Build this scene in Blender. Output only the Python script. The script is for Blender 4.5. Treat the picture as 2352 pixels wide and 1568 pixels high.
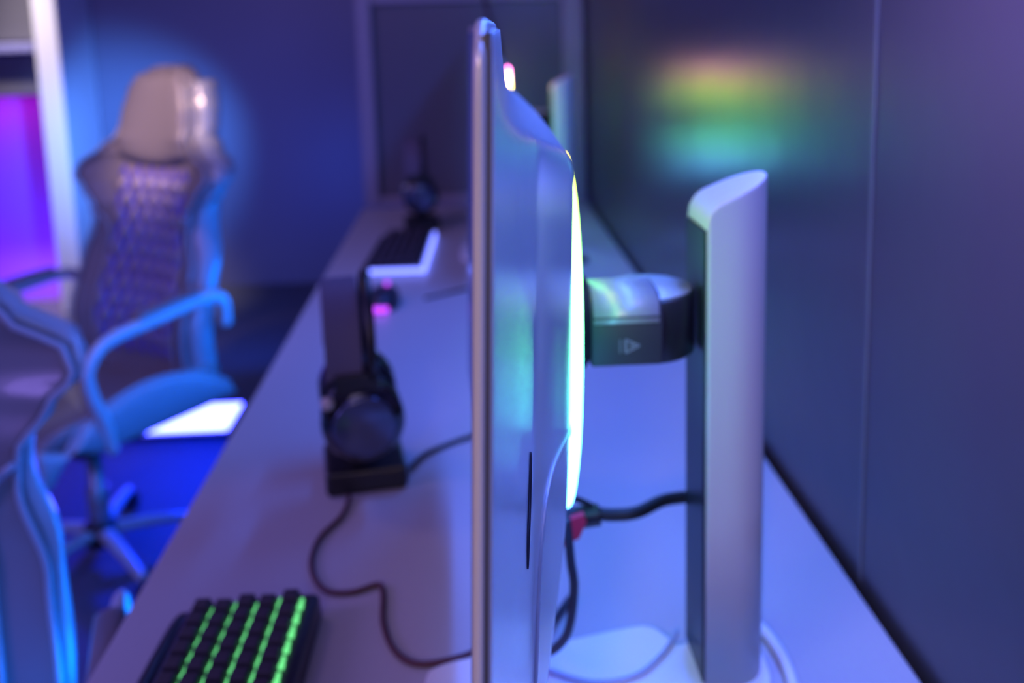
import bpy, bmesh, math, random
from mathutils import Vector, Matrix

for o in list(bpy.data.objects): bpy.data.objects.remove(o)
S = bpy.context.scene
COL = S.collection
R = math.radians
random.seed(4)

# ------------------------------------------------------------------ camera
F, PX, PY = 2174.0, 1176.0, 400.0            # focal length and lens axis in pixels of the 2352 x 1568 frame
yc = Vector((1073 - PX, 68 - PY, F)).normalized()
dn = Vector((389.0, (F*F - 103*389.0)/332.0, F))
zc = -(dn - dn.dot(yc) * yc).normalized()
xc = yc.cross(zc)
if xc.x < 0: xc = -xc
cam_d = bpy.data.cameras.new('camera'); cam = bpy.data.objects.new('camera', cam_d); COL.objects.link(cam)
rows = [(a.x, -a.y, -a.z) for a in (xc, yc, zc)]
CAM = Vector((0, 0, 1.27))
cam.matrix_world = Matrix.Translation(CAM) @ Matrix(rows).to_4x4()
cam_d.sensor_width = 36.0
cam_d.lens = F * 36.0 / 2352.0
cam_d.shift_y = -(784.0 - PY) / 2352.0
cam_d.clip_start = 0.01
cam_d.dof.use_dof = True
cam_d.dof.focus_distance = 0.42
cam_d.dof.aperture_fstop = 5.2
S.camera = cam

# ------------------------------------------------------------------ world, view
S.view_settings.view_transform = 'Standard'
S.view_settings.look = 'None'
S.view_settings.gamma = 1.0
S.view_settings.use_curve_mapping = False
S.view_settings.exposure = 0.0
S.cycles.use_denoising = True
S.cycles.max_bounces = 8
S.cycles.sample_clamp_indirect = 6
w = bpy.data.worlds.new('room_glow'); S.world = w; w.use_nodes = True
w.node_tree.nodes['Background'].inputs[0].default_value = (0.20, 0.16, 0.68, 1)
w.node_tree.nodes['Background'].inputs[1].default_value = 0.20

# ------------------------------------------------------------------ lamps
def aim(o, target):
    o.rotation_euler = (Vector(target) - o.location).to_track_quat('-Z', 'Y').to_euler()
def area(name, loc, target, size, power, color, sy=None, spread=180):
    l = bpy.data.lights.new(name, 'AREA'); l.energy = power; l.color = color; l.size = size
    if sy: l.shape = 'RECTANGLE'; l.size_y = sy
    l.spread = R(spread)
    o = bpy.data.objects.new(name, l); COL.objects.link(o); o.location = loc; aim(o, target); return o
def spot(name, loc, target, power, color, angle, blend=1.0, rad=.05):
    l = bpy.data.lights.new(name, 'SPOT'); l.energy = power; l.color = color; l.spot_size = R(angle)
    l.spot_blend = blend; l.shadow_soft_size = rad
    o = bpy.data.objects.new(name, l); COL.objects.link(o); o.location = loc; aim(o, target); return o

area('wall_strip_lamp', (0.318, 0.95, 1.62), (0.15, 0.72, 0.75), 1.9, 18.5, (0.065, 0.18, 1.0), .05).rotation_euler = (R(30), 0, R(90))
area('ceiling_lamp_blue', (-1.2, 0.9, 2.5), (-0.6, 1.9, 0.6), 1.2, 6, (0.22, 0.13, 1.0))
area('ceiling_lamp_warm', (-1.1, 1.5, 2.2), (-0.7, 2.3, .8), .35, 2.6, (1.0, 0.62, 0.60))
spot('bezel_fill_spot', (-.22, -.62, 1.50), (.005, .29, 1.10), 22, (1.0, 0.66, 0.40), 26, 1.0, .04)  # added warm spot that brightens the rim of the near monitor
area('fill_lamp_behind', (-0.15, -1.2, 2.1), (0.35, 0.9, 1.1), .9, 5, (0.60, 0.50, 1.0))  # added lavender fill from behind the camera
area('under_desk_strip_lamp', (-0.37, 1.6, 0.62), (-1.2, 1.6, 0.60), 2.2, 9, (0.0, 0.16, 1.0), .05).rotation_euler = (R(90), 0, R(90))
spot('back_wall_spot_lamp', (-1.2, 3.5, 0.95), (-1.72, 4.8, 0.70), 135, (0.07, 0.25, 1.0), 58)
area('niche_lamp_magenta', (-2.65, 4.50, 1.02), (-2.65, 4.62, 0.75), 1.2, 1.3, (1.0, 0.0, .7), .05)
area('niche_lamp_violet', (-2.65, 4.40, 0.10), (-2.65, 4.62, 0.45), 1.2, 7, (0.06, 0.0, 1.0), .05)
spot('post_fill_spot', (-2.1, 4.05, 2.5), (-1.89, 4.4, 0.35), 340, (0.92, 0.80, 0.80), 36, 1.0, .05)  # added spot that whitens the post
spot('floor_fill_spot', (-.80, 2.75, .42), (-1.05, 2.55, 0), 40, (0.0, 0.02, 1.0), 130, .6, .04)  # added blue spot for the glow on the floor by the light panel
spot('headrest_fill_spot', (-.75, 1.25, 2.1), (-.78, 2.35, 1.13), 170, (1.0, 0.66, 0.55), 15, 1.0, .05)  # added warm spot on the far chair's headrest
area('side_fill_lamp', (-1.9, .2, 1.7), (-.5, 1.5, .9), .6, 14, (0.34, .22, 1.0))  # added blue-violet fill turned towards the chairs
spot('back_fill_spot', (-.85, 3.3, .45), (-1.0, 4.8, .10), 16, (0.0, 0.09, 1.0), 120, .8, .05)  # added low blue wash over the back wall and floor
area('wall_fill_lamp', (.02, .40, 1.75), (.35, .50, 1.42), .3, 3.0, (0.46, 0.32, 1.0), spread=60)  # added violet wash for the upper right wall

# ------------------------------------------------------------------ materials
MATS = {}
def mat(name, color, rough=.5, metal=0.0, coat=0.0, emit=None, estr=0.0, bump=None, spec=.5, noise=None):
    if name in MATS: return MATS[name]
    m = bpy.data.materials.new(name); m.use_nodes = True; nt = m.node_tree; b = nt.nodes['Principled BSDF']
    b.inputs['Base Color'].default_value = (*color, 1); b.inputs['Roughness'].default_value = rough
    b.inputs['Metallic'].default_value = metal; b.inputs['Coat Weight'].default_value = coat
    b.inputs['Specular IOR Level'].default_value = spec
    if emit: b.inputs['Emission Color'].default_value = (*emit, 1); b.inputs['Emission Strength'].default_value = estr
    tc = nt.nodes.new('ShaderNodeTexCoord')
    if bump:
        n = nt.nodes.new('ShaderNodeTexNoise'); n.inputs['Scale'].default_value = bump[0]; n.inputs['Detail'].default_value = 3
        bp = nt.nodes.new('ShaderNodeBump'); bp.inputs['Strength'].default_value = bump[1]; bp.inputs['Distance'].default_value = bump[2]
        nt.links.new(tc.outputs['Object'], n.inputs['Vector']); nt.links.new(n.outputs['Fac'], bp.inputs['Height'])
        nt.links.new(bp.outputs['Normal'], b.inputs['Normal'])
    if noise:
        n = nt.nodes.new('ShaderNodeTexNoise'); n.inputs['Scale'].default_value = noise[0]
        r = nt.nodes.new('ShaderNodeMix'); r.data_type = 'RGBA'
        r.inputs['A'].default_value = (*color, 1); r.inputs['B'].default_value = (*noise[1], 1)
        nt.links.new(tc.outputs['Object'], n.inputs['Vector']); nt.links.new(n.outputs['Fac'], r.inputs['Factor'])
        nt.links.new(r.outputs['Result'], b.inputs['Base Color'])
    MATS[name] = m; return m

M_desk = mat('desk_laminate', (0.52, 0.50, 0.52), .38, noise=(220, (0.46, 0.44, 0.47)))
M_wallr = mat('satin_wall_panel', (0.062, 0.050, 0.066), .28, bump=(5, .15, .01), spec=.6)
M_wallb = mat('dark_back_wall', (0.30, 0.30, 0.34), .4, noise=(1.5, (0.22, 0.22, 0.26)))
M_floor = mat('dark_carpet_floor', (0.16, 0.16, 0.20), .55, noise=(60, (0.05, 0.05, 0.07)), bump=(150, .4, .01))
M_white = mat('white_paint', (0.80, 0.79, 0.80), .45)
M_grey = mat('grey_paint', (0.13, 0.125, 0.14), .5)
M_silver = mat('satin_silver', (0.68, 0.68, 0.70), .24, .5, bump=(1400, .10, .0004))
M_rim = mat('brushed_rim', (0.62, 0.60, 0.60), .32, .35)
M_col = mat('silver_stand', (0.50, 0.49, 0.50), .45, .1)
M_base = mat('white_base', (0.86, 0.86, 0.88), .4)
M_black = mat('black_plastic', (0.012, 0.012, 0.016), .35)
M_blackg = mat('black_gloss', (0.010, 0.010, 0.014), .12, coat=.6)
M_gun = mat('gunmetal_hinge', (0.030, 0.026, 0.040), .5, .0)
M_hingetop = mat('silver_hinge', (0.36, 0.36, 0.38), .4, .3)
M_mark = mat('grey_print', (0.16, 0.15, 0.22), .6)
M_leather = mat('grey_leather', (0.22, 0.20, 0.21), .34, coat=.25, bump=(300, .15, .002))
M_shell = mat('pale_chair_shell', (0.34, 0.36, 0.40), .32, coat=.3)
M_pipe = mat('pale_piping', (0.34, 0.35, 0.40), .3)
M_chairframe = mat('chair_frame_paint', (0.58, 0.58, 0.62), .3, coat=.3)
M_cable = mat('black_rubber', (0.008, 0.008, 0.010), .5)
M_braid = mat('dark_red_braid', (0.10, 0.035, 0.05), .7, bump=(900, .3, .001))
M_red = mat('red_plastic', (0.75, 0.02, 0.06), .5)
M_key = mat('keycap_plastic', (0.045, 0.035, 0.05), .5)
M_kbd = mat('keyboard_case', (0.03, 0.028, 0.045), .35)
M_part = mat('dark_partition_glass', (0.13, 0.12, 0.15), .28)
M_screen = mat('screen_glass', (0.01, 0.01, 0.015), .2, emit=(0.10, 0.12, 0.9), estr=.15)
M_green = mat('green_key_light', (0.0, 0.0, 0.0), .5, emit=(0.12, 0.62, 0.20), estr=1.7)
M_led = mat('blue_white_light_panel', (0, 0, 0), .5, emit=(0.045, 0.055, 1.0), estr=30)
M_blueglow = mat('blue_keyboard_glow', (0, 0, 0), .5, emit=(0.16, 0.20, 1.0), estr=3.2)
M_magenta = mat('magenta_mouse_glow', (0, 0, 0), .5, emit=(0.45, 0.05, 0.85), estr=2.2)

def ring_mat(shift=0.0):
    m = bpy.data.materials.new('rainbow_ring_light'); m.use_nodes = True; nt = m.node_tree; b = nt.nodes['Principled BSDF']
    b.inputs['Base Color'].default_value = (.1, .1, .1, 1)
    tc = nt.nodes.new('ShaderNodeTexCoord'); sp = nt.nodes.new('ShaderNodeSeparateXYZ')
    mr = nt.nodes.new('ShaderNodeMapRange'); mr.inputs[1].default_value = -.140; mr.inputs[2].default_value = .116
    cr = nt.nodes.new('ShaderNodeValToRGB'); e = cr.color_ramp.elements
    stops = [(0.0, (0.07, 0.25, 1)), (.12, (0.12, 0.48, 1)), (.30, (.14, .78, 1)), (.44, (.10, 1, .80)), (.58, (.12, 1, .42)),
             (.74, (.20, 1, .20)), (.87, (.38, 1, .12)), (.95, (.70, 1, .08)), (1.0, (1, .60, .08))]
    if shift:
        stops = [(0.0, (0.06, 0.16, 1)), (.10, (.16, .75, 1)), (.25, (.12, 1, .6)), (.50, (.18, 1, .2)), (.68, (.45, 1, .08)), (.80, (1, .8, .06)),
                 (.88, (.85, .50, .26)), (.94, (.75, .28, .42)), (1.0, (.7, .08, .5))]
    while len(e) < len(stops): e.new(.5)
    for q, (p, c) in zip(e, stops): q.position = p; q.color = (*c, 1)
    nt.links.new(tc.outputs['Object'], sp.inputs[0]); nt.links.new(sp.outputs['Z'], mr.inputs[0])
    nt.links.new(mr.outputs[0], cr.inputs[0]); nt.links.new(cr.outputs[0], b.inputs['Emission Color'])
    b.inputs['Emission Strength'].default_value = 22.0 if shift else 11.0
    return m
M_ring = ring_mat(); M_ring2 = ring_mat(.001)

def quilt_mat():
    m = mat('quilted_leather', (0.27, 0.22, 0.24), .36, coat=.25); nt = m.node_tree; b = nt.nodes['Principled BSDF']
    tc = nt.nodes.new('ShaderNodeTexCoord'); sp = nt.nodes.new('ShaderNodeSeparateXYZ'); nt.links.new(tc.outputs['Object'], sp.inputs[0])
    def M(op, a, b_=None):
        n = nt.nodes.new('ShaderNodeMath'); n.operation = op
        for k, v in enumerate((a, b_)):
            if v is None: continue
            if isinstance(v, (int, float)): n.inputs[k].default_value = v
            else: nt.links.new(v, n.inputs[k])
        return n.outputs[0]
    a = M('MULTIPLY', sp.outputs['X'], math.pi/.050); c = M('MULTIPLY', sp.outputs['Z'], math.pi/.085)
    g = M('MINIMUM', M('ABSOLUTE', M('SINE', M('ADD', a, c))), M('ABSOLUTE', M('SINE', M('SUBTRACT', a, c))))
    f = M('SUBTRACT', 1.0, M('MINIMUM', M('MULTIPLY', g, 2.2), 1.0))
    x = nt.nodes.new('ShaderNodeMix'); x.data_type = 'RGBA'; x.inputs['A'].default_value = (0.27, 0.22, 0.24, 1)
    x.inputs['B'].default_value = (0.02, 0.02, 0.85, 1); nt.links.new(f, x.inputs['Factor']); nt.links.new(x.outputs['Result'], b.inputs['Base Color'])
    return m
M_quilt = quilt_mat()                                        # blue along the grooves between the diamonds

# ------------------------------------------------------------------ helpers
def link(name, bm, m, parent=None, smooth=True, bevel=0, seg=2, sub=0):
    me = bpy.data.meshes.new(name)
    bmesh.ops.recalc_face_normals(bm, faces=bm.faces)
    bm.to_mesh(me); bm.free()
    if smooth:
        for p in me.polygons: p.use_smooth = True
    me.materials.append(m)
    o = bpy.data.objects.new(name, me); COL.objects.link(o)
    if parent: o.parent = parent
    if bevel:
        b = o.modifiers.new('bevel', 'BEVEL'); b.width = bevel; b.segments = seg; b.limit_method = 'ANGLE'; b.angle_limit = R(40)
        b.harden_normals = True
    if sub:
        s = o.modifiers.new('sub', 'SUBSURF'); s.levels = sub; s.render_levels = sub
    return o
def tag(o, label=None, cat=None, group=None, kind=None):
    if label: o['label'] = label
    if cat: o['category'] = cat
    if group: o['group'] = group
    if kind: o['kind'] = kind
    return o
def thing(name, loc, label, cat, group=None, rz=0):
    o = bpy.data.objects.new(name, None); COL.objects.link(o); o.location = loc; o.rotation_euler = (0, 0, rz)
    o.empty_display_size = .05
    return tag(o, label, cat, group)
def copy_tree(o, parent=None):
    c = o.copy(); COL.objects.link(c); c.parent = parent
    for ch in list(o.children): copy_tree(ch, c)
    return c
def box(bm, x0, x1, y0, y1, z0, z1):
    v = [bm.verts.new(p) for p in ((x0,y0,z0),(x1,y0,z0),(x1,y1,z0),(x0,y1,z0),(x0,y0,z1),(x1,y0,z1),(x1,y1,z1),(x0,y1,z1))]
    for f in ((0,3,2,1),(4,5,6,7),(0,1,5,4),(1,2,6,5),(2,3,7,6),(3,0,4,7)): bm.faces.new([v[i] for i in f])
    return v
def boxo(name, dims, m, parent=None, bevel=.002, seg=2):
    bm = bmesh.new(); box(bm, *dims); return link(name, bm, m, parent, smooth=bevel > 0, bevel=bevel, seg=seg)
def cr_path(pts, n=8, closed=False):
    P = [Vector(p) for p in pts]; out = []; L = len(P)
    rng = L if closed else L - 1
    for i in range(rng):
        if closed: a, b, c, d = P[i-1], P[i], P[(i+1) % L], P[(i+2) % L]
        else: a, b, c, d = P[max(i-1,0)], P[i], P[i+1], P[min(i+2,L-1)]
        for k in range(n):
            t = k / n
            out.append(.5*((2*b)+(c-a)*t+(2*a-5*b+4*c-d)*t*t+(3*b-a-3*c+d)*t**3))
    if not closed: out.append(P[-1])
    return out
def tube(bm, pts, r, seg=10, closed=False, flat=1.0, up=None):
    """sweep a round or flattened section along pts; r is a number or one radius per point"""
    N = len(pts); rings = []; prev = None
    for i, p in enumerate(pts):
        t = (pts[(i+1) % N] - pts[i-1]) if closed else (pts[min(i+1,N-1)] - pts[max(i-1,0)])
        t.normalize()
        if up is not None: s = t.cross(Vector(up))
        elif prev is None: s = t.cross(Vector((0,0,1)) if abs(t.z) < .9 else Vector((1,0,0)))
        else: s = prev - t*prev.dot(t)
        s.normalize(); prev = s.copy(); u = s.cross(t)
        rr = r[i] if isinstance(r, (list, tuple)) else r
        rings.append([bm.verts.new(p + s*math.cos(2*math.pi*k/seg)*rr + u*math.sin(2*math.pi*k/seg)*rr*flat) for k in range(seg)])
    for i in range(N if closed else N-1):
        a, b = rings[i], rings[(i+1) % N]
        for k in range(seg): bm.faces.new((a[k], a[(k+1)%seg], b[(k+1)%seg], b[k]))
    if not closed:
        bm.faces.new(rings[0][::-1]); bm.faces.new(rings[-1])
def tubeo(name, pts, r, m, parent=None, n=8, seg=10, closed=False, flat=1.0, up=None):
    bm = bmesh.new(); tube(bm, cr_path(pts, n, closed), r, seg, closed, flat, up); return link(name, bm, m, parent)
def lathe(bm, prof, seg=32, M=None):
    """prof: (radius, height) pairs turned about Z"""
    rings = []
    for r_, h in prof:
        if r_ < 1e-5: rings.append([bm.verts.new((0,0,h))])
        else: rings.append([bm.verts.new((r_*math.cos(2*math.pi*k/seg), r_*math.sin(2*math.pi*k/seg), h)) for k in range(seg)])
    for a, b in zip(rings, rings[1:]):
        if len(a) == 1 and len(b) == 1: continue
        for k in range(seg):
            q = [a[k % len(a)], a[(k+1) % len(a)], b[(k+1) % len(b)], b[k % len(b)]]
            q = list(dict.fromkeys(q)); bm.faces.new(q)
    if len(rings[0]) > 1: bm.faces.new(rings[0][::-1])
    if len(rings[-1]) > 1: bm.faces.new(rings[-1])
    if M is not None: bmesh.ops.transform(bm, matrix=M, verts=[v for g in rings for v in g])
def latheo(name, prof, m, parent=None, M=None, seg=32, bevel=0):
    bm = bmesh.new(); lathe(bm, prof, seg, M); return link(name, bm, m, parent, bevel=bevel)
def sheet(bm, fn, nu, nv):
    g = [[bm.verts.new(fn(i/nu, j/nv)) for j in range(nv+1)] for i in range(nu+1)]
    for i in range(nu):
        for j in range(nv): bm.faces.new((g[i][j], g[i+1][j], g[i+1][j+1], g[i][j+1]))
    return g
def stitch(bm, A, B, nu, nv):
    def rim(g): return [g[i][0] for i in range(nu)] + [g[nu][j] for j in range(nv)] + [g[i][nv] for i in range(nu,0,-1)] + [g[0][j] for j in range(nv,0,-1)]
    a, b = rim(A), rim(B); n = len(a)
    for k in range(n): bm.faces.new((a[k], a[(k+1)%n], b[(k+1)%n], b[k]))
def lerp_table(T, x):
    if x <= T[0][0]: return T[0][1]
    for (a, va), (b, vb) in zip(T, T[1:]):
        if x <= b:
            t = (x-a)/(b-a); return va + (vb-va)*t
    return T[-1][1]
def smooth_table(T, x):
    if x <= T[0][0]: return T[0][1]
    for (a, va), (b, vb) in zip(T, T[1:]):
        if x <= b:
            t = (x-a)/(b-a); t = t*t*(3-2*t); return va + (vb-va)*t
    return T[-1][1]
def prism(bm, pts, z0, z1):
    a = [bm.verts.new((x, y, z0)) for x, y in pts]; b = [bm.verts.new((x, y, z1)) for x, y in pts]
    n = len(pts); bm.faces.new(a[::-1]); bm.faces.new(b)
    for k in range(n): bm.faces.new((a[k], a[(k+1)%n], b[(k+1)%n], b[k]))

# ------------------------------------------------------------------ setting
DESK = .75
def struct(name, dims, m, bevel=0): return tag(boxo(name, dims, m, None, bevel), kind='structure')
struct('floor', (-5.0, .45, -1.5, 4.9, -.05, 0), M_floor)
struct('wall_right', (.35, .45, -1.5, 4.9, 0, 2.6), M_wallr)
struct('wall_back', (-5.0, .35, 4.8, 4.9, 0, 2.6), M_wallb)
struct('trim_1', (.3488, .35, .800, .806, DESK, 2.6), mat('panel_joint', (.13, .13, .15), .3), .0004)
struct('trim_2', (-1.950, -1.842, 4.40, 4.80, 0, 2.6), M_white, .01)           # white post left of the far chair
struct('wall_niche', (-4.2, -1.88, 4.66, 4.80, 0, 2.6), mat('violet_panel', (.68, .22, .90), .5), 0)
struct('trim_3', (-4.2, -1.955, 4.44, 4.66, 1.025, 1.215), M_grey, .01)          # soffit over the lit niche
struct('trim_4', (-4.2, -1.955, 4.40, 4.66, 1.225, 1.262), mat('blue_lit_ledge', (.30, .30, .55), .4), .004)  # blue of the lit edge is put into the ledge colour
struct('trim_5', (-4.2, -1.955, 4.46, 4.66, 1.272, 2.6), M_grey, .01)

# desk
d = thing('gaming_desk', (0, 0, 0), 'long pale desk running along the right wall', 'desk')
bm = bmesh.new(); box(bm, -.330, .342, -1.1, 2.80, .722, DESK); link('desktop', bm, M_desk, d, False, bevel=.003)
for y in (-.6, 1.35, 2.62):
    lg = boxo('leg', (-.27, .28, y, y+.06, 0.03, .722), M_black, d, .004)
    boxo('foot', (-.33, .32, y-.01, y+.07, 0, .03), M_black, lg, .004)

# framed dark partition at the far end of the desk
p = thing('desk_partition', (0, 0, DESK), 'tall dark panel in a grey frame closing the far end of the desk', 'partition')
boxo('panel', (-.28, .28, 2.835, 2.85, .03, .60), M_part, p, 0)
M_frame = mat('partition_frame', (.30, .27, .33), .4)
for n_, dm in (('frame_post', (-.325, -.28, 2.81, 2.87, 0, .66)), ('frame_post', (.28, .342, 2.81, 2.87, 0, .66)),
               ('frame_rail', (-.28, .28, 2.815, 2.865, .60, .66)), ('frame_rail', (-.28, .28, 2.815, 2.865, 0, .03))):
    boxo(n_, dm, M_frame, p, .004)

# light panel on the floor
lp = thing('floor_light', (-1.05, 3.03, 0), 'blazing blue-white rectangular light lying on the floor beside the far chair', 'light')
boxo('housing', (-.26, .25, -.125, .125, 0, .02), M_black, lp, .003)
tag(boxo('diffuser', (-.24, .235, -.105, .105, .018, .026), M_led, lp, .002), 'glowing white diffuser')

# ------------------------------------------------------------------ monitor with its stand
HW, HH, TH = .400, .204, .0038     # half width, half height, panel thickness
def arc0(y): return .012*(1-(y/HW)**2)
def zlim(y):
    r = .014; e = abs(y) - (HW - r)
    return HH - r + math.sqrt(max(r*r - e*e, 0)) if e > 0 else HH
def pchip(T, x):
    """monotone smooth curve through the (x, y) pairs of T"""
    if x <= T[0][0]: return T[0][1]
    if x >= T[-1][0]: return T[-1][1]
    d = [(T[i+1][1]-T[i][1])/(T[i+1][0]-T[i][0]) for i in range(len(T)-1)]
    m = [d[0]] + [0 if d[i-1]*d[i] <= 0 else 2*d[i-1]*d[i]/(d[i-1]+d[i]) for i in range(1, len(d))] + [d[-1]]
    for i in range(len(d)):
        if x <= T[i+1][0]:
            h = T[i+1][0]-T[i][0]; t = (x-T[i][0])/h
            return (T[i][1]*(1+2*t)*(1-t)**2 + m[i]*h*t*(1-t)**2 + T[i+1][1]*t*t*(3-2*t) + m[i+1]*h*t*t*(t-1))
SIDE_T = ((0, 0), (.060, .0072), (.134, .0168), (.142, .0184), (.150, .0207), (.200, .0330), (.245, .0430), (.262, .045), (.5, .045))
TOP_T = ((0, 0), (.030, .0032), (.041, .008), (.052, .018), (.068, .036), (.084, .0435), (.105, .045), (.6, .045))
LOW_T = ((0, .012), (.03, .021), (.076, .033), (.12, .042), (.16, .045), (.6, .045))
def bulge(y, z):
    a = pchip(SIDE_T, HW-abs(y)); t = pchip(TOP_T, HH-z); b = pchip(LOW_T, HH+z); k = .003
    def smin(p, q):
        h = max(k-abs(p-q), 0)/k; return min(p, q) - h*h*k*.25
    return max(smin(smin(a, t), b), 0)
def back_x(y, z): return arc0(y) + TH + .0020 + bulge(y, z)
TILT = R(2.0)
def make_monitor():
    root = thing('monitor', (-.0053, .68, DESK), 'nearest silver monitor seen edge-on with a rainbow light ring on its back', 'monitor', 'monitors along the desk')
    head = bpy.data.objects.new('display_head', None)
    # geometry is laid out about the hinge, 0.315 above the desk
    T = Matrix.Translation((0, 0, .3195)) @ Matrix.Rotation(TILT, 4, 'Y')
    bpy.data.objects.remove(head)
    def fin(o):
        o.matrix_local = T; return o
    ys = [-1, -.998, -.99, -.98, -.97, -.96] + [-.94 + 1.88*i/36 for i in range(37)] + [.96, .97, .98, .99, .998, 1]
    nz = 30; bm = bmesh.new(); r = TH/2; outl = []
    loops = []
    def rim(off, x):
        L = []
        def P(y, z):
            return bm.verts.new((arc0(y) + x, y*(1 + off/HW), z*(1 + off/HH)))
        for yy in ys: L.append(P(yy*HW, zlim(yy*HW)))
        for k in range(1, nz): L.append(P(HW, zlim(HW)*(1-2*k/nz)))
        for yy in reversed(ys): L.append(P(yy*HW, -zlim(yy*HW)))
        for k in range(1, nz): L.append(P(-HW, -zlim(HW)*(1-2*k/nz)))
        return L
    for k in range(9):
        a = -math.pi/2 + math.pi*k/8
        loops.append(rim(-r + r*math.cos(a), r + r*math.sin(a)))
    n = len(loops[0])
    for A, B in zip(loops, loops[1:]):
        for k in range(n): bm.faces.new((A[k], A[(k+1)%n], B[(k+1)%n], B[k]))
    for L in (loops[0], loops[-1]):
        m_ = len(ys)                                   # fill the sheet column by column
        top = L[:m_]; bot = L[m_+nz-1: m_+nz-1+m_][::-1]
        for i in range(m_-1): bm.faces.new((top[i], top[i+1], bot[i+1], bot[i]))
    bmesh.ops.remove_doubles(bm, verts=bm.verts, dist=1e-6)
    o = fin(link('bezel', bm, M_rim, root)); o.data.polygons.foreach_set('use_smooth', [True]*len(o.data.polygons))
    m2 = o.modifiers.new('wn', 'WEIGHTED_NORMAL')
    # screen
    bm = bmesh.new(); q = .006
    f1 = sheet(bm, lambda u, v: (arc0((2*u-1)*HW) - .0003, (2*u-1)*(HW-q), (2*v-1)*(HH-q)), 30, 4)
    f2 = sheet(bm, lambda u, v: (arc0((2*u-1)*HW) + .0008, (2*u-1)*(HW-q), (2*v-1)*(HH-q)), 30, 4)
    stitch(bm, f1, f2, 30, 4); fin(tag(link('screen', bm, M_screen, root, False), 'blue glowing screen'))
    # rear cover
    bm = bmesh.new(); q = .0034
    def bk(u, v):
        y = (2*u-1)*(HW-q); zz = (2*v-1)*(zlim(y)-q); return (back_x(y, zz) - .0004, y, zz)
    def fr(u, v):
        y = (2*u-1)*(HW-q); zz = (2*v-1)*(zlim(y)-q); return (arc0(y) + TH + .0012, y, zz)
    g1 = sheet(bm, bk, 150, 110); g2 = sheet(bm, fr, 150, 110); stitch(bm, g1, g2, 150, 110)
    fin(tag(link('rear_cover', bm, M_silver, root), 'satin silver rear cover'))
    bm = bmesh.new(); q2 = .0022                              # dark joint between rim and cover
    g1 = sheet(bm, lambda u, v: (arc0((2*u-1)*(HW-q2)) + TH + .0016, (2*u-1)*(HW-q2), (2*v-1)*(HH-q2-.002)), 30, 4)
    g2 = sheet(bm, lambda u, v: (arc0((2*u-1)*(HW-q2)) + TH*.8, (2*u-1)*(HW-q2), (2*v-1)*(HH-q2-.002)), 30, 4)
    stitch(bm, g1, g2, 30, 4); fin(link('joint', bm, mat('dark_joint', (.05, .05, .07), .5), root, False))
    # ring light: a proud band round the hinge
    bm = bmesh.new(); Rm = .1250; xb = back_x(0, 0)
    prof = [(-.005, -.022), (-.005, .001), (-.004, .0038), (0, .0050), (.004, .0042), (.0056, .001), (.006, -.022)]
    rings = []
    for k in range(96):
        a = 2*math.pi*k/96; ring_ = []
        for dr, dx in prof:
            yy, zz = (Rm+dr)*math.cos(a), (Rm+dr)*math.sin(a) - .0165
            ring_.append(bm.verts.new((arc0(yy) + TH + .0502 + dx, yy, zz)))
        rings.append(ring_)
    for k in range(96):
        A, B = rings[k], rings[(k+1) % 96]
        for j in range(len(prof)): bm.faces.new((A[j], A[(j+1) % len(prof)], B[(j+1) % len(prof)], B[j]))
    fin(tag(link('light_ring', bm, M_ring, root), 'rainbow light ring running yellow, green, cyan and blue'))
    # round hub inside the ring
    bm = bmesh.new(); lathe(bm, [(.001, -.02), (.113, -.02), (.113, .003), (.111, .005), (.06, .008), (.001, .008)], 64)
    bmesh.ops.transform(bm, matrix=Matrix.Translation((xb-.003, 0, -.018)) @ Matrix.Rotation(R(90), 4, 'Y'), verts=bm.verts)
    fin(link('hub_cover', bm, M_silver, root))
    # seams of the lower rear cover
    def srf(y, z, h=.0): return (back_x(y, z) + h, y, z)
    pts = [srf(*q_) for q_ in ((-.130, -.037), (-.16, -.031), (-.19, -.026), (-.215, -.0245), (-.232, -.030), (-.243, -.045), (-.250, -.07), (-.254, -.12), (-.256, -.19))]
    fin(tag(tubeo('cover_seam', pts, .0010, M_rim, root), 'pale curved seam line'))
    lf = [(-.277, .012), (-.280, .002), (-.2835, -.012), (-.2855, -.028), (-.283, -.041), (-.279, -.030), (-.2755, -.012), (-.275, .002)]
    fin(tag(tubeo('recess_outline', [srf(a, b, -.0001) for a, b in lf], .0004, M_gun, root, closed=True), 'thin dark leaf-shaped outline'))
    # stand: swivel disc, hinge block, column, base
    dx = .0087
    arm = latheo('swivel_disc', [(.001, 0), (.034, 0), (.0365, .002), (.0365, .046), (.0345, .048), (.001, .048)], M_black, root,
                 Matrix.Translation((.133, .008, .276)), 48, 0)
    latheo('disc_cap', [(.001, .0), (.0345, 0), (.034, .0012), (.001, .0014)], M_hingetop, arm, Matrix.Translation((.133, .008, .3241)), 48)
    bm = bmesh.new()
    sec = [(-.031, -.026), (-.033, -.012), (-.033, .010), (-.028, .020), (-.018, .0245), (0, .0255), (.018, .0245), (.028, .020), (.033, .010), (.033, -.012), (.031, -.026)]
    rr = []
    for x in (.086, .088, .136, .138):
        s = .97 if x in (.086, .138) else 1
        rr.append([bm.verts.new((x, y*s, .304 + z*s*1.02)) for y, z in sec])
    for A, B in zip(rr, rr[1:]):
        for k in range(len(sec)): bm.faces.new((A[k], A[(k+1) % len(sec)], B[(k+1) % len(sec)], B[k]))
    bm.faces.new(rr[0]); bm.faces.new(rr[-1])
    hb = link('hinge_block', bm, M_gun, root, bevel=.001)
    bm = bmesh.new()                                          # pale plate added to brighten the top of the block
    arcp = [(-.0335, .006), (-.0325, .012), (-.0285, .0205), (-.018, .0252), (0, .0262), (.018, .0252), (.028, .0206)]
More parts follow.
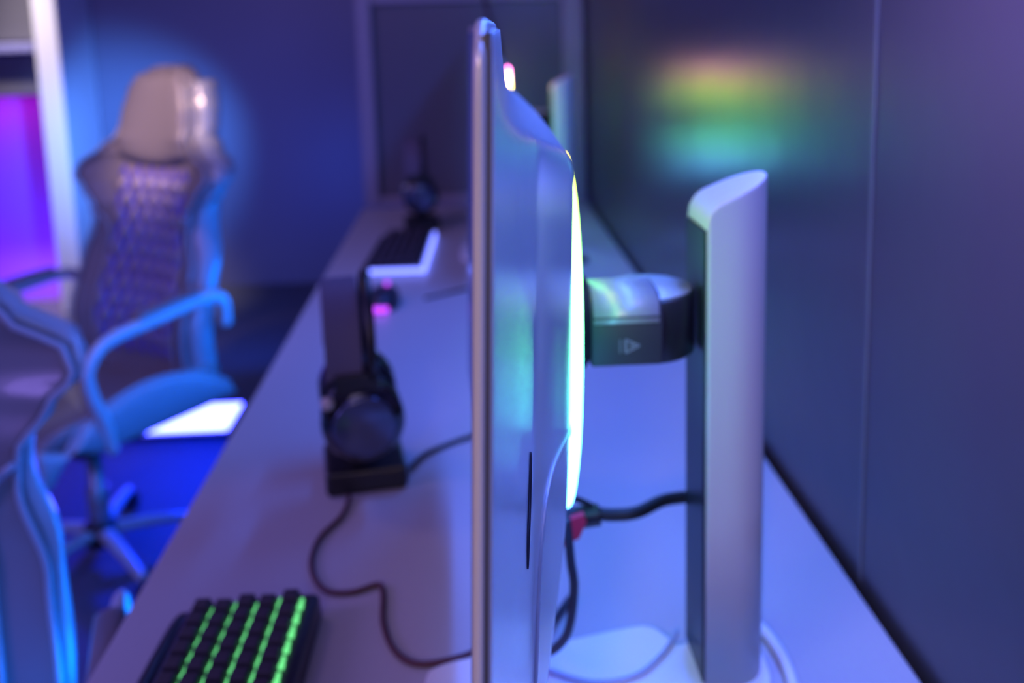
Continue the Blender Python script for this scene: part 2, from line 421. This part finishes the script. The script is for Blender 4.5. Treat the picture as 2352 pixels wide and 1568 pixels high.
    g1 = [[bm.verts.new((x, y, .304 + z*1.02)) for y, z in arcp] for x in (.0885, .1355)]
    g2 = [[bm.verts.new((x, y*.96, .304 + (z-.0012)*1.02)) for y, z in arcp] for x in (.0885, .1355)]
    for k in range(len(arcp)-1):
        bm.faces.new((g1[0][k], g1[0][k+1], g1[1][k+1], g1[1][k])); bm.faces.new((g2[0][k], g2[1][k], g2[1][k+1], g2[0][k+1]))
        for e_ in (0, 1): bm.faces.new((g1[e_][k], g1[e_][k+1], g2[e_][k+1], g2[e_][k]))
    for k in (0, len(arcp)-1): bm.faces.new((g1[0][k], g1[1][k], g2[1][k], g2[0][k]))
    tag(link('top_plate', bm, M_hingetop, hb), 'pale plate added to brighten the top')
    # small warning mark printed on the hinge block: triangle with a bar beside it
    bm = bmesh.new(); yb = -.0334
    def bar(a, b, wd=.0006):
        a = Vector((a[0], 0, a[1])); b = Vector((b[0], 0, b[1])); t = (b-a).normalized(); s = Vector((-t.z, 0, t.x))*wd
        vs = [bm.verts.new(Vector((0, yb, 0)) + q) for q in (a-s, b-s, b+s, a+s)]; vb = [bm.verts.new(v.co + Vector((0, .0004, 0))) for v in vs]
        bm.faces.new(vs); bm.faces.new(vb[::-1])
        for k in range(4): bm.faces.new((vs[k], vs[(k+1)%4], vb[(k+1)%4], vb[k]))
    cx, cz = .115, .293
    bar((cx-.004, cz-.005), (cx-.004, cz+.005), .0009); bar((cx-.004, cz+.005), (cx+.006, cz)); bar((cx+.006, cz), (cx-.004, cz-.005))
    bar((cx-.001, cz+.001), (cx+.003, cz), .0006); bar((cx-.001, cz-.0016), (cx+.001, cz-.001), .0004)
    bar((cx-.008, cz-.005), (cx-.008, cz+.005), .0004)
    tag(link('warning_mark', bm, M_mark, hb, False), 'small grey triangle mark')
    latheo('hinge_collar', [(.001, 0), (.038, 0), (.040, .004), (.036, .022), (.030, .026), (.001, .026)], M_black, root,
           Matrix.Translation((.062, 0, .304)) @ Matrix.Rotation(R(90), 4, 'Y'), 40)
    # column with a D section and a sloping rounded top
    x0, x1, yn, yf = .1730, .2245, -.020, .040
    rad = (yf-yn)/2; ym = (yn+yf)/2; xr = x1-rad*1.1
    sec = []
    for k in range(7): sec.append((x0 + (xr-x0)*k/6, yn))
    for k in range(1, 20):
        a = -math.pi/2 + math.pi*k/20; sec.append((xr + rad*1.1*math.cos(a), ym + rad*math.sin(a)))
    for k in range(7): sec.append((xr - (xr-x0)*k/6, yf))
    for k in range(1, 6): sec.append((x0, yf + (yn-yf)*k/6))
    def htop(x):
        h = .388 + .42*(x-x0); rf = .012; e = x - x0
        if e < rf: h -= (rf - math.sqrt(max(rf*rf - (rf-e)**2, 0)))
        return h
    bm = bmesh.new(); rings = []
    for z in (.008, .15, .30): rings.append([bm.verts.new((x, y, z)) for x, y in sec])
    xm = (x0+x1)/2
    for s, dz in ((1, -.0035), (.985, -.0012), (.955, 0), (.8, 0), (.5, 0), (.2, 0)):
        rings.append([bm.verts.new((xm + (x-xm)*s, ym + (y-ym)*s, htop(xm + (x-xm)*s) + dz)) for x, y in sec])
    for A, B in zip(rings, rings[1:]):
        for k in range(len(sec)): bm.faces.new((A[k], A[(k+1)%len(sec)], B[(k+1)%len(sec)], B[k]))
    bm.faces.new(rings[0]); bm.faces.new(rings[-1])
    c = link('stand_column', bm, M_col, root); c.modifiers.new('wn', 'WEIGHTED_NORMAL')
    tag(c, 'tall silver column with a sloping rounded top')
    bm = bmesh.new(); box(bm, x0-.0022, x0+.0006, yn+.0012, yf-.0012, .012, .372)
    tag(link('column_track', bm, M_black, c, bevel=.001), 'black track down the inner face')
    bm = bmesh.new()
    outl = cr_path([(-.046, .008, 0), (-.039, .024, 0), (-.007, .035, 0), (.052, .045, 0), (.125, .062, 0), (.146, .062, 0), (.158, .046, 0), (.166, .036, 0),
                    (.205, .052, 0), (.226, .040, 0), (.228, -.01, 0), (.20, -.05, 0), (.12, -.10, 0), (.03, -.13, 0), (-.04, -.12, 0), (-.052, -.05, 0)], 6, True)
    prism(bm, [(q.x, q.y) for q in outl], 0, .008)
    b = link('stand_base', bm, M_base, root, bevel=.002); tag(b, 'white rounded base plate')
    return root
mon = make_monitor()
mon2 = copy_tree(mon); mon2.location = (.020, 2.22, DESK)
for q in mon2.children:
    if q.name.startswith('light_ring'):
        q.material_slots[0].link = 'OBJECT'; q.material_slots[0].material = M_ring2
        q['label'] = 'light ring glowing pink, orange and yellow'
mon2['label'] = 'farther silver monitor, its light ring showing pink and yellow behind the nearest monitor'

# ------------------------------------------------------------------ cables behind the near monitor
def cable(name, pts, r, m, label, cat='cable', group=None, n=10, seg=8):
    return tag(tubeo(name, pts, r, m, None, n, seg), label, cat, group)
t = thing('power_cable', (.058, .70, .884), 'thick black cable plugged in behind the nearest monitor, running to its stand', 'cable')
tag(tubeo('cord', [(.03, 0, .003), (.045, 0, .001), (.065, .004, .000), (.095, .028, -.003), (.13, .045, -.015), (.15, .05, -.05), (.155, .055, -.1285)],
      .0052, M_cable, t), 'thick black cord')
bm = bmesh.new(); tube(bm, cr_path([(-.012, 0, .002), (0, 0, .002), (.014, 0, .0), (.026, 0, .001), (.034, 0, .002)], 6), .0088, 12); link('plug', bm, M_black, t)
tag(tubeo('thin_cord', [(.04, 0, .002), (.022, .0, .013), (.005, 0, .021), (-.008, 0, .026)], .0024, M_cable, t), 'thin black cord branching off')
bm = bmesh.new(); prism(bm, [(-.008, -.019), (-.002, -.021), (.007, -.013), (.016, -.010), (.022, .004), (.020, .011), (.011, .008), (.002, -.004), (-.007, -.013)], 0, .006)
bmesh.ops.transform(bm, matrix=Matrix.Translation((0, -.009, 0)) @ Matrix.Rotation(R(90), 4, 'X'), verts=bm.verts)
tag(link('pull_tab', bm, M_red, t, bevel=.001), 'bright red pull tab')
cable('data_cable', [(.062, .66, .905), (.064, .655, .875), (.066, .655, .85), (.060, .66, .81), (.045, .69, .775), (.055, .75, .7575), (.08, .80, .7535)], .0035, M_gun,
      'dark cable drooping behind the lower edge of the nearest monitor')
cable('white_cable', [(.045, .69, .7605), (.08, .672, .7605), (.115, .676, .7605), (.142, .70, .7605), (.160, .727, .7605)], .0022, mat('pale_blue_cord', (.42, .46, .62), .5),
      'thin pale cord lying across the white base plate')
cable('coiled_cable', [(.215, .755, .7555), (.233, .737, .7555), (.2395, .71, .7555), (.240, .68, .7555), (.236, .65, .7555)], .0048, M_base,
      'white cord curling round the foot of the nearest silver column')

# ------------------------------------------------------------------ headsets on stands
def make_headset():
    root = thing('headset', (-.140, 1.062, DESK), 'black headset on a low square stand, nearer of the two', 'headset', 'headsets along the desk', R(10))
    # ear cup axis along local Y; the outer face looks at -Y
    def cup(sgn):
        M = Matrix.Translation((0, sgn*.052, .094)) @ Matrix.Rotation(R(90)*(1 if sgn < 0 else -1), 4, 'X')
        o = latheo('ear_cup', [(.001, -.012), (.040, -.012), (.045, -.004), (.047, .006), (.045, .014), (.038, .021), (.024, .025), (.001, .026)], M_blackg, root, M, 40)
        latheo('trim_ring', [(.030, .0235), (.034, .0225), (.035, .0245), (.031, .0262)], mat('blue_grey_trim', (.10, .12, .20), .2, .6), o, M, 40)
        latheo('ear_cushion', [(.020, -.013), (.042, -.013), (.046, -.020), (.043, -.030), (.034, -.034), (.022, -.030)], M_black, root, M, 40)
        return o
    cup(-1); cup(1)
    top = []
    for k in range(25):
        a = math.pi*k/24; top.append(Vector((.012, -.066*math.cos(a), .145 + .100*math.sin(a)**.8)))
    bm = bmesh.new(); tube(bm, top, .0062, 10, False, 1.0, (1, 0, 0)); link('headband', bm, M_black, root)
    bm = bmesh.new(); inner = [Vector((-.018, p.y*.93, .14 + (p.z-.14)*.97)) for p in top]
    tube(bm, inner, .021, 14, False, .16, (0.02, .02, 1)) if False else None
    L = []
    for p in inner:
        nrm = Vector((0, p.y, (p.z-.14)*.7)).normalized()
        L.append([bm.verts.new(p + Vector((sx*.020, 0, 0)) + nrm*s) for sx, s in ((-1, -.002), (1, -.002), (1, .002), (-1, .002))])
    for A, B in zip(L, L[1:]):
        for k in range(4): bm.faces.new((A[k], A[(k+1)%4], B[(k+1)%4], B[k]))
    bm.faces.new(L[0]); bm.faces.new(L[-1])
    tag(link('suspension_strap', bm, mat('purple_grey_strap', (.13, .11, .16), .6), root, bevel=.001), 'wide grey strap under the band')
    for sgn in (-1, 1):
        boxo('yoke', (-.030, .020, sgn*.066-.004, sgn*.066+.004, .128, .152), M_black, root, .003)
    st = boxo('stand_foot', (-.045, .048, -.045, .045, 0, .030), M_black, root, .006)
    boxo('stand_neck', (-.018, .018, -.016, .016, .028, .070), M_black, st, .004)
    latheo('microphone', [(.001, 0), (.006, .001), (.0075, .006), (.006, .012), (.001, .013)], mat('pale_mic', (.55, .50, .42), .3), root,
           Matrix.Translation((-.038, -.074, .118)), 16)
    tubeo('microphone_boom', [(-.030, -.062, .100), (-.040, -.070, .108), (-.038, -.074, .120)], .0022, M_black, root)
    return root
hs = make_headset()
hs2 = copy_tree(hs); hs2.location = (-.140, 2.49, DESK); hs2.rotation_euler = (0, 0, R(5))
hs2['label'] = 'black headset on a stand near the dark partition, the farther one'
cable('headset_cable', [(-.085, 1.06, .7595), (-.07, 1.10, .756), (-.045, 1.13, .7535), (-.01, 1.155, .7535), (.04, 1.18, .7535)], .0032, M_cable,
      'black cord leading from the nearer headset stand behind the monitor')
cable('braided_cable', [(-.150, 1.005, .7545), (-.154, .965, .7535), (-.170, .925, .7535), (-.173, .885, .7535), (-.164, .848, .7535), (-.148, .825, .7535), (-.125, .822, .7535),
                        (-.102, .832, .7535), (-.096, .815, .7535), (-.092, .772, .7535), (-.080, .735, .7535), (-.062, .716, .7535), (-.038, .716, .7535), (-.005, .730, .7535), (.03, .76, .7535)],
      .0026, M_braid, 'dark red braided cord winding over the desk towards the keyboard')
cable('desk_cord', [(-.10, 1.80, .753), (-.06, 1.83, .753), (-.02, 1.86, .753), (.03, 1.90, .753)], .0028, M_cable, 'thin dark cord running from the glowing mouse')

# ------------------------------------------------------------------ keyboards
def make_keyboard():
    root = thing('keyboard', (-.206, .618, DESK), 'black keyboard with green lit gaps at the front of the desk', 'keyboard', 'keyboards along the desk', R(-1))
    # depth runs along X (-.067 .. .067), width along Y
    bm = bmesh.new()
    prof = [(-.067, 0), (-.067, .010), (-.058, .016), (.047, .024), (.053, .022), (.055, 0)]
    a = [bm.verts.new((x, -.175, z)) for x, z in prof]; b = [bm.verts.new((x, .175, z)) for x, z in prof]
    bm.faces.new(a); bm.faces.new(b[::-1])
    for k in range(len(prof)): bm.faces.new((a[k], a[(k+1)%len(prof)], b[(k+1)%len(prof)], b[k]))
    link('case', bm, M_kbd, root, False, bevel=.003)
    def ztop(x): return .016 + (x+.058)*.008/.118
    keymesh = None
    px, py = .0195, .0195
    for i in range(5):
        x = -.0475 + i*px
        for j in range(17):
            y = .1605 - j*py - (.004 if i % 2 else 0)
            if keymesh is None:
                bm = bmesh.new()
                lo = [(-.0088, -.0088, 0), (.0088, -.0088, 0), (.0088, .0088, 0), (-.0088, .0088, 0)]
                hi = [(-.0064, -.0068, .0098), (.0062, -.0068, .0098), (.0062, .0062, .0098), (-.0064, .0062, .0098)]
                A = [bm.verts.new(q) for q in lo]; B = [bm.verts.new(q) for q in hi]
                bm.faces.new(A[::-1]); bm.faces.new(B)
                for k in range(4): bm.faces.new((A[k], A[(k+1)%4], B[(k+1)%4], B[k]))
                ko = link('key', bm, M_key, root, False, bevel=.0014); keymesh = ko
            else:
                ko = keymesh.copy(); COL.objects.link(ko); ko.parent = root
            ko.location = (x, y, ztop(x) + .0022)
    bm = bmesh.new()
    for i in range(1, 6):                                   # lit gaps beside the keys
        x = -.0475 + (i-.5)*px
        for j in range(17):
            y = .1605 - j*py - (.004 if i % 2 else 0)
            for dy_, wd in ((-.004, .0030), (.0035, .0018)):
                box(bm, x-wd*.7, x+wd*.7, y+dy_-.0028, y+dy_+.0028, ztop(x)+.0004, ztop(x)+.0040)
    x = -.0475 + 5.5*px
    tag(link('backlight', bm, M_green, root, False), 'bright green backlight showing between the keys')
    tubeo('wrist_edge', [(-.074, -.172, .006), (-.074, .0, .006), (-.072, .15, .006), (-.066, .172, .006)], .0058, M_kbd, root)
    return root
kb = make_keyboard()
kb2 = copy_tree(kb); kb2.location = (-.164, 2.18, DESK); kb2.rotation_euler = (0, 0, R(-2))
kb2['label'] = 'small dark keyboard outlined in blue-violet light in front of the farther monitor'
for ch in list(kb2.children):                                # its own light: a glowing strip along two edges
    if ch.name.startswith('backlight'):
        bpy.data.objects.remove(ch)
bm = bmesh.new(); box(bm, -.058, .056, -.182, -.176, .004, .014)
tag(link('front_glow', bm, M_blueglow, kb2, False), 'blue-violet glowing front strip')
bm = bmesh.new(); box(bm, .056, .062, -.182, .178, .004, .016)
tag(link('side_glow', bm, M_blueglow, kb2, False), 'blue glowing side strip')

# mouse near the far keyboard
ms = thing('mouse', (-.178, 1.775, DESK), 'dark mouse with magenta lights beside the far keyboard', 'mouse', rz=R(-4))
bm = bmesh.new()
def mfn(u, v):
    a = 2*math.pi*u; s = math.sin(math.pi*v/2)
    return (.031*math.cos(a)*s**.7, .060*math.sin(a)*s**.7, .036*math.cos(math.pi*v/2)**.7)
sheet(bm, mfn, 32, 12); bmesh.ops.remove_doubles(bm, verts=bm.verts, dist=1e-5)
bmesh.ops.holes_fill(bm, edges=[e for e in bm.edges if len(e.link_faces) == 1], sides=0)
link('shell', bm, M_kbd, ms)
bm = bmesh.new(); box(bm, -.026, .018, -.066, -.056, .004, .014); tag(link('tail_light', bm, M_magenta, ms, False, bevel=.002), 'magenta light bar')
latheo('wheel_light', [(.001, -.004), (.007, -.004), (.008, 0), (.007, .004), (.001, .004)], M_magenta, ms, Matrix.Translation((.004, .022, .034)) @ Matrix.Rotation(R(90), 4, 'Y'), 20)
sm = thing('cable_plug', (.235, 2.04, DESK), 'small black plug lying on the desk by the right wall', 'plug')
bm = bmesh.new(); tube(bm, cr_path([(-.035, 0, .009), (-.02, 0, .009), (0, .004, .009), (.015, .006, .009)], 6), [.006]*8+[.009]*10+[.007]*1, 10); link('body', bm, M_cable, sm)
cable('hanging_cable', [(.040, 2.45, 1.46), (.046, 2.45, 1.36), (.058, 2.44, 1.30), (.080, 2.42, 1.23), (.090, 2.38, 1.15)], .006, mat('brown_cord', (.05, .03, .03), .6),
      'thin dark cord rising out of view behind the top of the monitors')

# ------------------------------------------------------------------ gaming chairs
WT = [(.40, .205), (.50, .225), (.62, .235), (.74, .225), (.84, .196), (.88, .20), (.93, .238), (.962, .272), (.985, .264), (1.03, .192), (1.06, .150), (1.12, .142), (1.18, .125), (1.215, .10), (1.24, .055), (1.245, .02)]
def bw(z): return smooth_table(WT, z)
def back_pt(u, z, off=0.0):
    """u in -1..1 across, z height; off pushes towards the sitter (+Y)"""
    wdt = bw(z); x = wdt*u
    lean = -.235 - (z-.45)*.19 + .035*math.exp(-((z-.60)/.12)**2)
    cup = lerp_table(((.40, .05), (.60, .075), (.85, .07), (.95, .095), (1.02, .07), (1.08, .035), (1.25, .02)), z)
    return Vector((x, lean + cup*abs(u)**2.4 + off, z))
def make_chair():
    root = thing('gaming_chair', (-.938, 2.2076, 0), 'gaming chair with quilted grey backrest facing the camera beside the floor light', 'chair', 'gaming chairs pulled out from the desk', R(147.9))
    NU, NV = 36, 110
    bm = bmesh.new()
    def th(u): return .030*(1-abs(u)**5) + .012
    A = sheet(bm, lambda u, v: back_pt(2*u-1, .40 + .845*v, th(2*u-1)*.6), NU, NV)
    B = sheet(bm, lambda u, v: back_pt(2*u-1, .40 + .845*v, -th(2*u-1)-.022), NU, NV)
    stitch(bm, A, B, NU, NV); link('backrest', bm, M_leather, root)
    # pale rear shell wrapping the back
    bm = bmesh.new()
    def sh(u, v, k):
        q = back_pt((2*u-1)*1.01, .41 + .80*v, -th(2*u-1)-.024-k); return q
    A = sheet(bm, lambda u, v: back_pt((2*u-1)*1.045, .405 + .80*v, -.012), NU, 70)
    B = sheet(bm, lambda u, v: back_pt((2*u-1)*1.02, .405 + .80*v, -th(2*u-1)-.080), NU, 70)
    stitch(bm, A, B, NU, 70); tag(link('back_shell', bm, M_shell, root), 'pale smooth shell around the back')
    # quilted centre panel
    bm = bmesh.new()
    def quilt(u, v):
        z = .50 + .48*v; uu = (2*u-1)*.70
        x = uu*bw(min(z, .85) if z > .85 else z)
        a = x/.050; b = z/.085
        h = abs(math.sin(math.pi*(a+b)/1.0))*abs(math.sin(math.pi*(a-b)))
        e = min(1, (1-abs(2*u-1))*8)*min(1, v*10)*min(1, (1-v)*10)
        q = back_pt(uu, z, 0); wz = bw(z)
        q = back_pt(x/wz, z, th(x/wz)*.6 + .004 + .024*h**.6*e)
        return q
    A = sheet(bm, quilt, 120, 170)
    B = sheet(bm, lambda u, v: quilt(u, v) - Vector((0, .02, 0)), 120, 170)
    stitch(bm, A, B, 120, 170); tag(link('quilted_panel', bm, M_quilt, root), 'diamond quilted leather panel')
    # head pad
    bm = bmesh.new()
    def hp(u, v, s):
        z0 = .985 + .025*abs(2*u-1)**2; z = z0 + (1.225-z0)*v; uu = (2*u-1)*.93
        e = (1-abs(2*u-1)**4)**.5 * (1-abs(2*v-1)**6)**.5
        x = uu*min(bw(max(z, 1.05)), .150)
        return back_pt(x/bw(z), z, th(0)*.6 + s*(.004 + .030*e))
    A = sheet(bm, lambda u, v: hp(u, v, 1), 30, 30); B = sheet(bm, lambda u, v: hp(u, v, 0) - Vector((0, .012, 0)), 30, 30)
    stitch(bm, A, B, 30, 30); tag(link('headrest', bm, M_leather, root), 'smooth padded headrest')
    # piping
    for sgn in (-1, 1):
        pts = [back_pt(sgn*1.0, z, .016) for z in [.42 + .78*k/60 for k in range(61)]]
        bm = bmesh.new(); tube(bm, pts, .0042, 8); link('piping', bm, M_pipe, root)
        pts = []
        for k in range(41):
            z = .46 + .41*k/40; x = .70*bw(min(z, .85)); u_ = x/bw(z)
            if z > .78: u_ = u_ + ((z-.78)/.09)**2*(.98-u_)
            pts.append(back_pt(sgn*u_, z, .030))
        bm = bmesh.new(); tube(bm, pts, .005, 8); link('piping', bm, M_pipe, root)
    # seat
    bm = bmesh.new()
    def seat(u, v, top):
        uu = 2*u-1; y = -.25 + .57*v
        wdt = .250 + .012*math.sin(math.pi*v) - .03*max(0, v-.85)/.15
        bol = .085*max(0, (abs(uu)-.62)/.38)**1.0*math.sin(math.pi*min(1, .15+v*.82))**.6 if abs(uu) > .62 else 0
        edge = (1-abs(uu)**10)**.5
        fr = 1 - .5*max(0, (v-.88)/.12)**2
        z = .455 + bol - .012*math.cos(uu*1.5) if top else .408 + .01*abs(uu)**3
        if top: z = .408 + (z-.408)*(.72 + .28*edge)*fr
        return Vector((uu*wdt*(1 if top else .93), y*(1 if top else .95), z))
    A = sheet(bm, lambda u, v: seat(u, v, True), 50, 30); B = sheet(bm, lambda u, v: seat(u, v, False), 50, 30)
    stitch(bm, A, B, 50, 30); link('seat', bm, M_leather, root)
    for sgn in (-1, 1):                                      # pale side shells of the seat
        bm = bmesh.new()
        def side(u, v, k):
            y = -.27 + .60*u; hi = .430 + .090*math.sin(math.pi*min(1, max(0, u*1.05)))**.8 - .07*max(0, u-.80)/.2
            lo = .404 + .008*u + .05*max(0, u-.75)/.25
            return Vector((sgn*(.262 + k*.022 - .010*(2*v-1)**2 - .018*max(0, u-.7)/.3), y, lo + (hi-lo)*v))
        A = sheet(bm, lambda u, v: side(u, v, 1), 40, 10); B = sheet(bm, lambda u, v: side(u, v, 0), 40, 10)
        stitch(bm, A, B, 40, 10); sd = tag(link('seat_side', bm, M_shell, root), 'pale curved seat side')
        bm = bmesh.new(); tube(bm, [side(k/40, 1, .55) + Vector((0, 0, .004)) for k in range(41)], .006, 8); link('piping', bm, M_pipe, sd)
    for sgn in (-1, 1):                                      # looped arms
        bm = bmesh.new()
        pts = cr_path([(sgn*.285, -.255, .60), (sgn*.300, -.235, .665), (sgn*.305, -.17, .690), (sgn*.308, .0, .680), (sgn*.305, .15, .665), (sgn*.300, .205, .62), (sgn*.292, .200, .56), (sgn*.285, .165, .48), (sgn*.272, .14, .40)], 8)
        tube(bm, pts, .0165, 12, flat=.75); ar = link('armrest', bm, M_chairframe, root)
        bm = bmesh.new(); tube(bm, cr_path([(sgn*.300, -.14, .708), (sgn*.303, -.05, .706), (sgn*.302, .06, .698)], 8), .020, 12, flat=.5); link('arm_pad', bm, M_leather, ar)
    root.scale = (.88, .85, .964)
    boxo('tilt_plate', (-.11, .11, -.13, .12, .335, .395), M_black, root, .008)
    latheo('gas_lift', [(.030, .075), (.030, .20), (.022, .205), (.022, .345)], mat('lift_metal', (.35, .36, .42), .25, .4), root)
    boxo('lever', (.02, .26, .02, .036, .325, .335), M_black, root, .003)
    latheo('hub', [(.001, .055), (.045, .055), (.048, .07), (.044, .105), (.001, .108)], M_black, root)
    for k in range(5):
        a = R(18 + 72*k); dv = Vector((math.cos(a), math.sin(a), 0))
        bm = bmesh.new(); tube(bm, cr_path([dv*.03 + Vector((0,0,.088)), dv*.16 + Vector((0,0,.082)), dv*.29 + Vector((0,0,.066))], 6), [.024-.0008*i for i in range(13)], 10, flat=.7)
        lg = link('leg', bm, M_chairframe if k % 2 == 0 else M_shell, root)
        cs = bmesh.new(); pr = Vector((-dv.y, dv.x, 0))
        for s in (-1, 1):
            lathe(cs, [(.001, -.008), (.024, -.008), (.027, -.003), (.027, .003), (.024, .008), (.001, .008)], 20,
                  Matrix.Translation(dv*.30 + pr*s*.014 + Vector((0,0,.0275))) @ pr.to_track_quat('Z', 'Y').to_matrix().to_4x4())
        box(cs, dv.x*.30-.006, dv.x*.30+.006, dv.y*.30-.006, dv.y*.30+.006, .025, .07)
        link('caster', cs, M_black, lg)
    return root
ch = make_chair()
ch2 = copy_tree(ch); ch2.location = (-.61, .75, 0); ch2.rotation_euler = (0, 0, R(195)); ch2.scale = (.85, .85, .95)
ch2['label'] = 'gaming chair cut off by the left edge, nearest the camera'
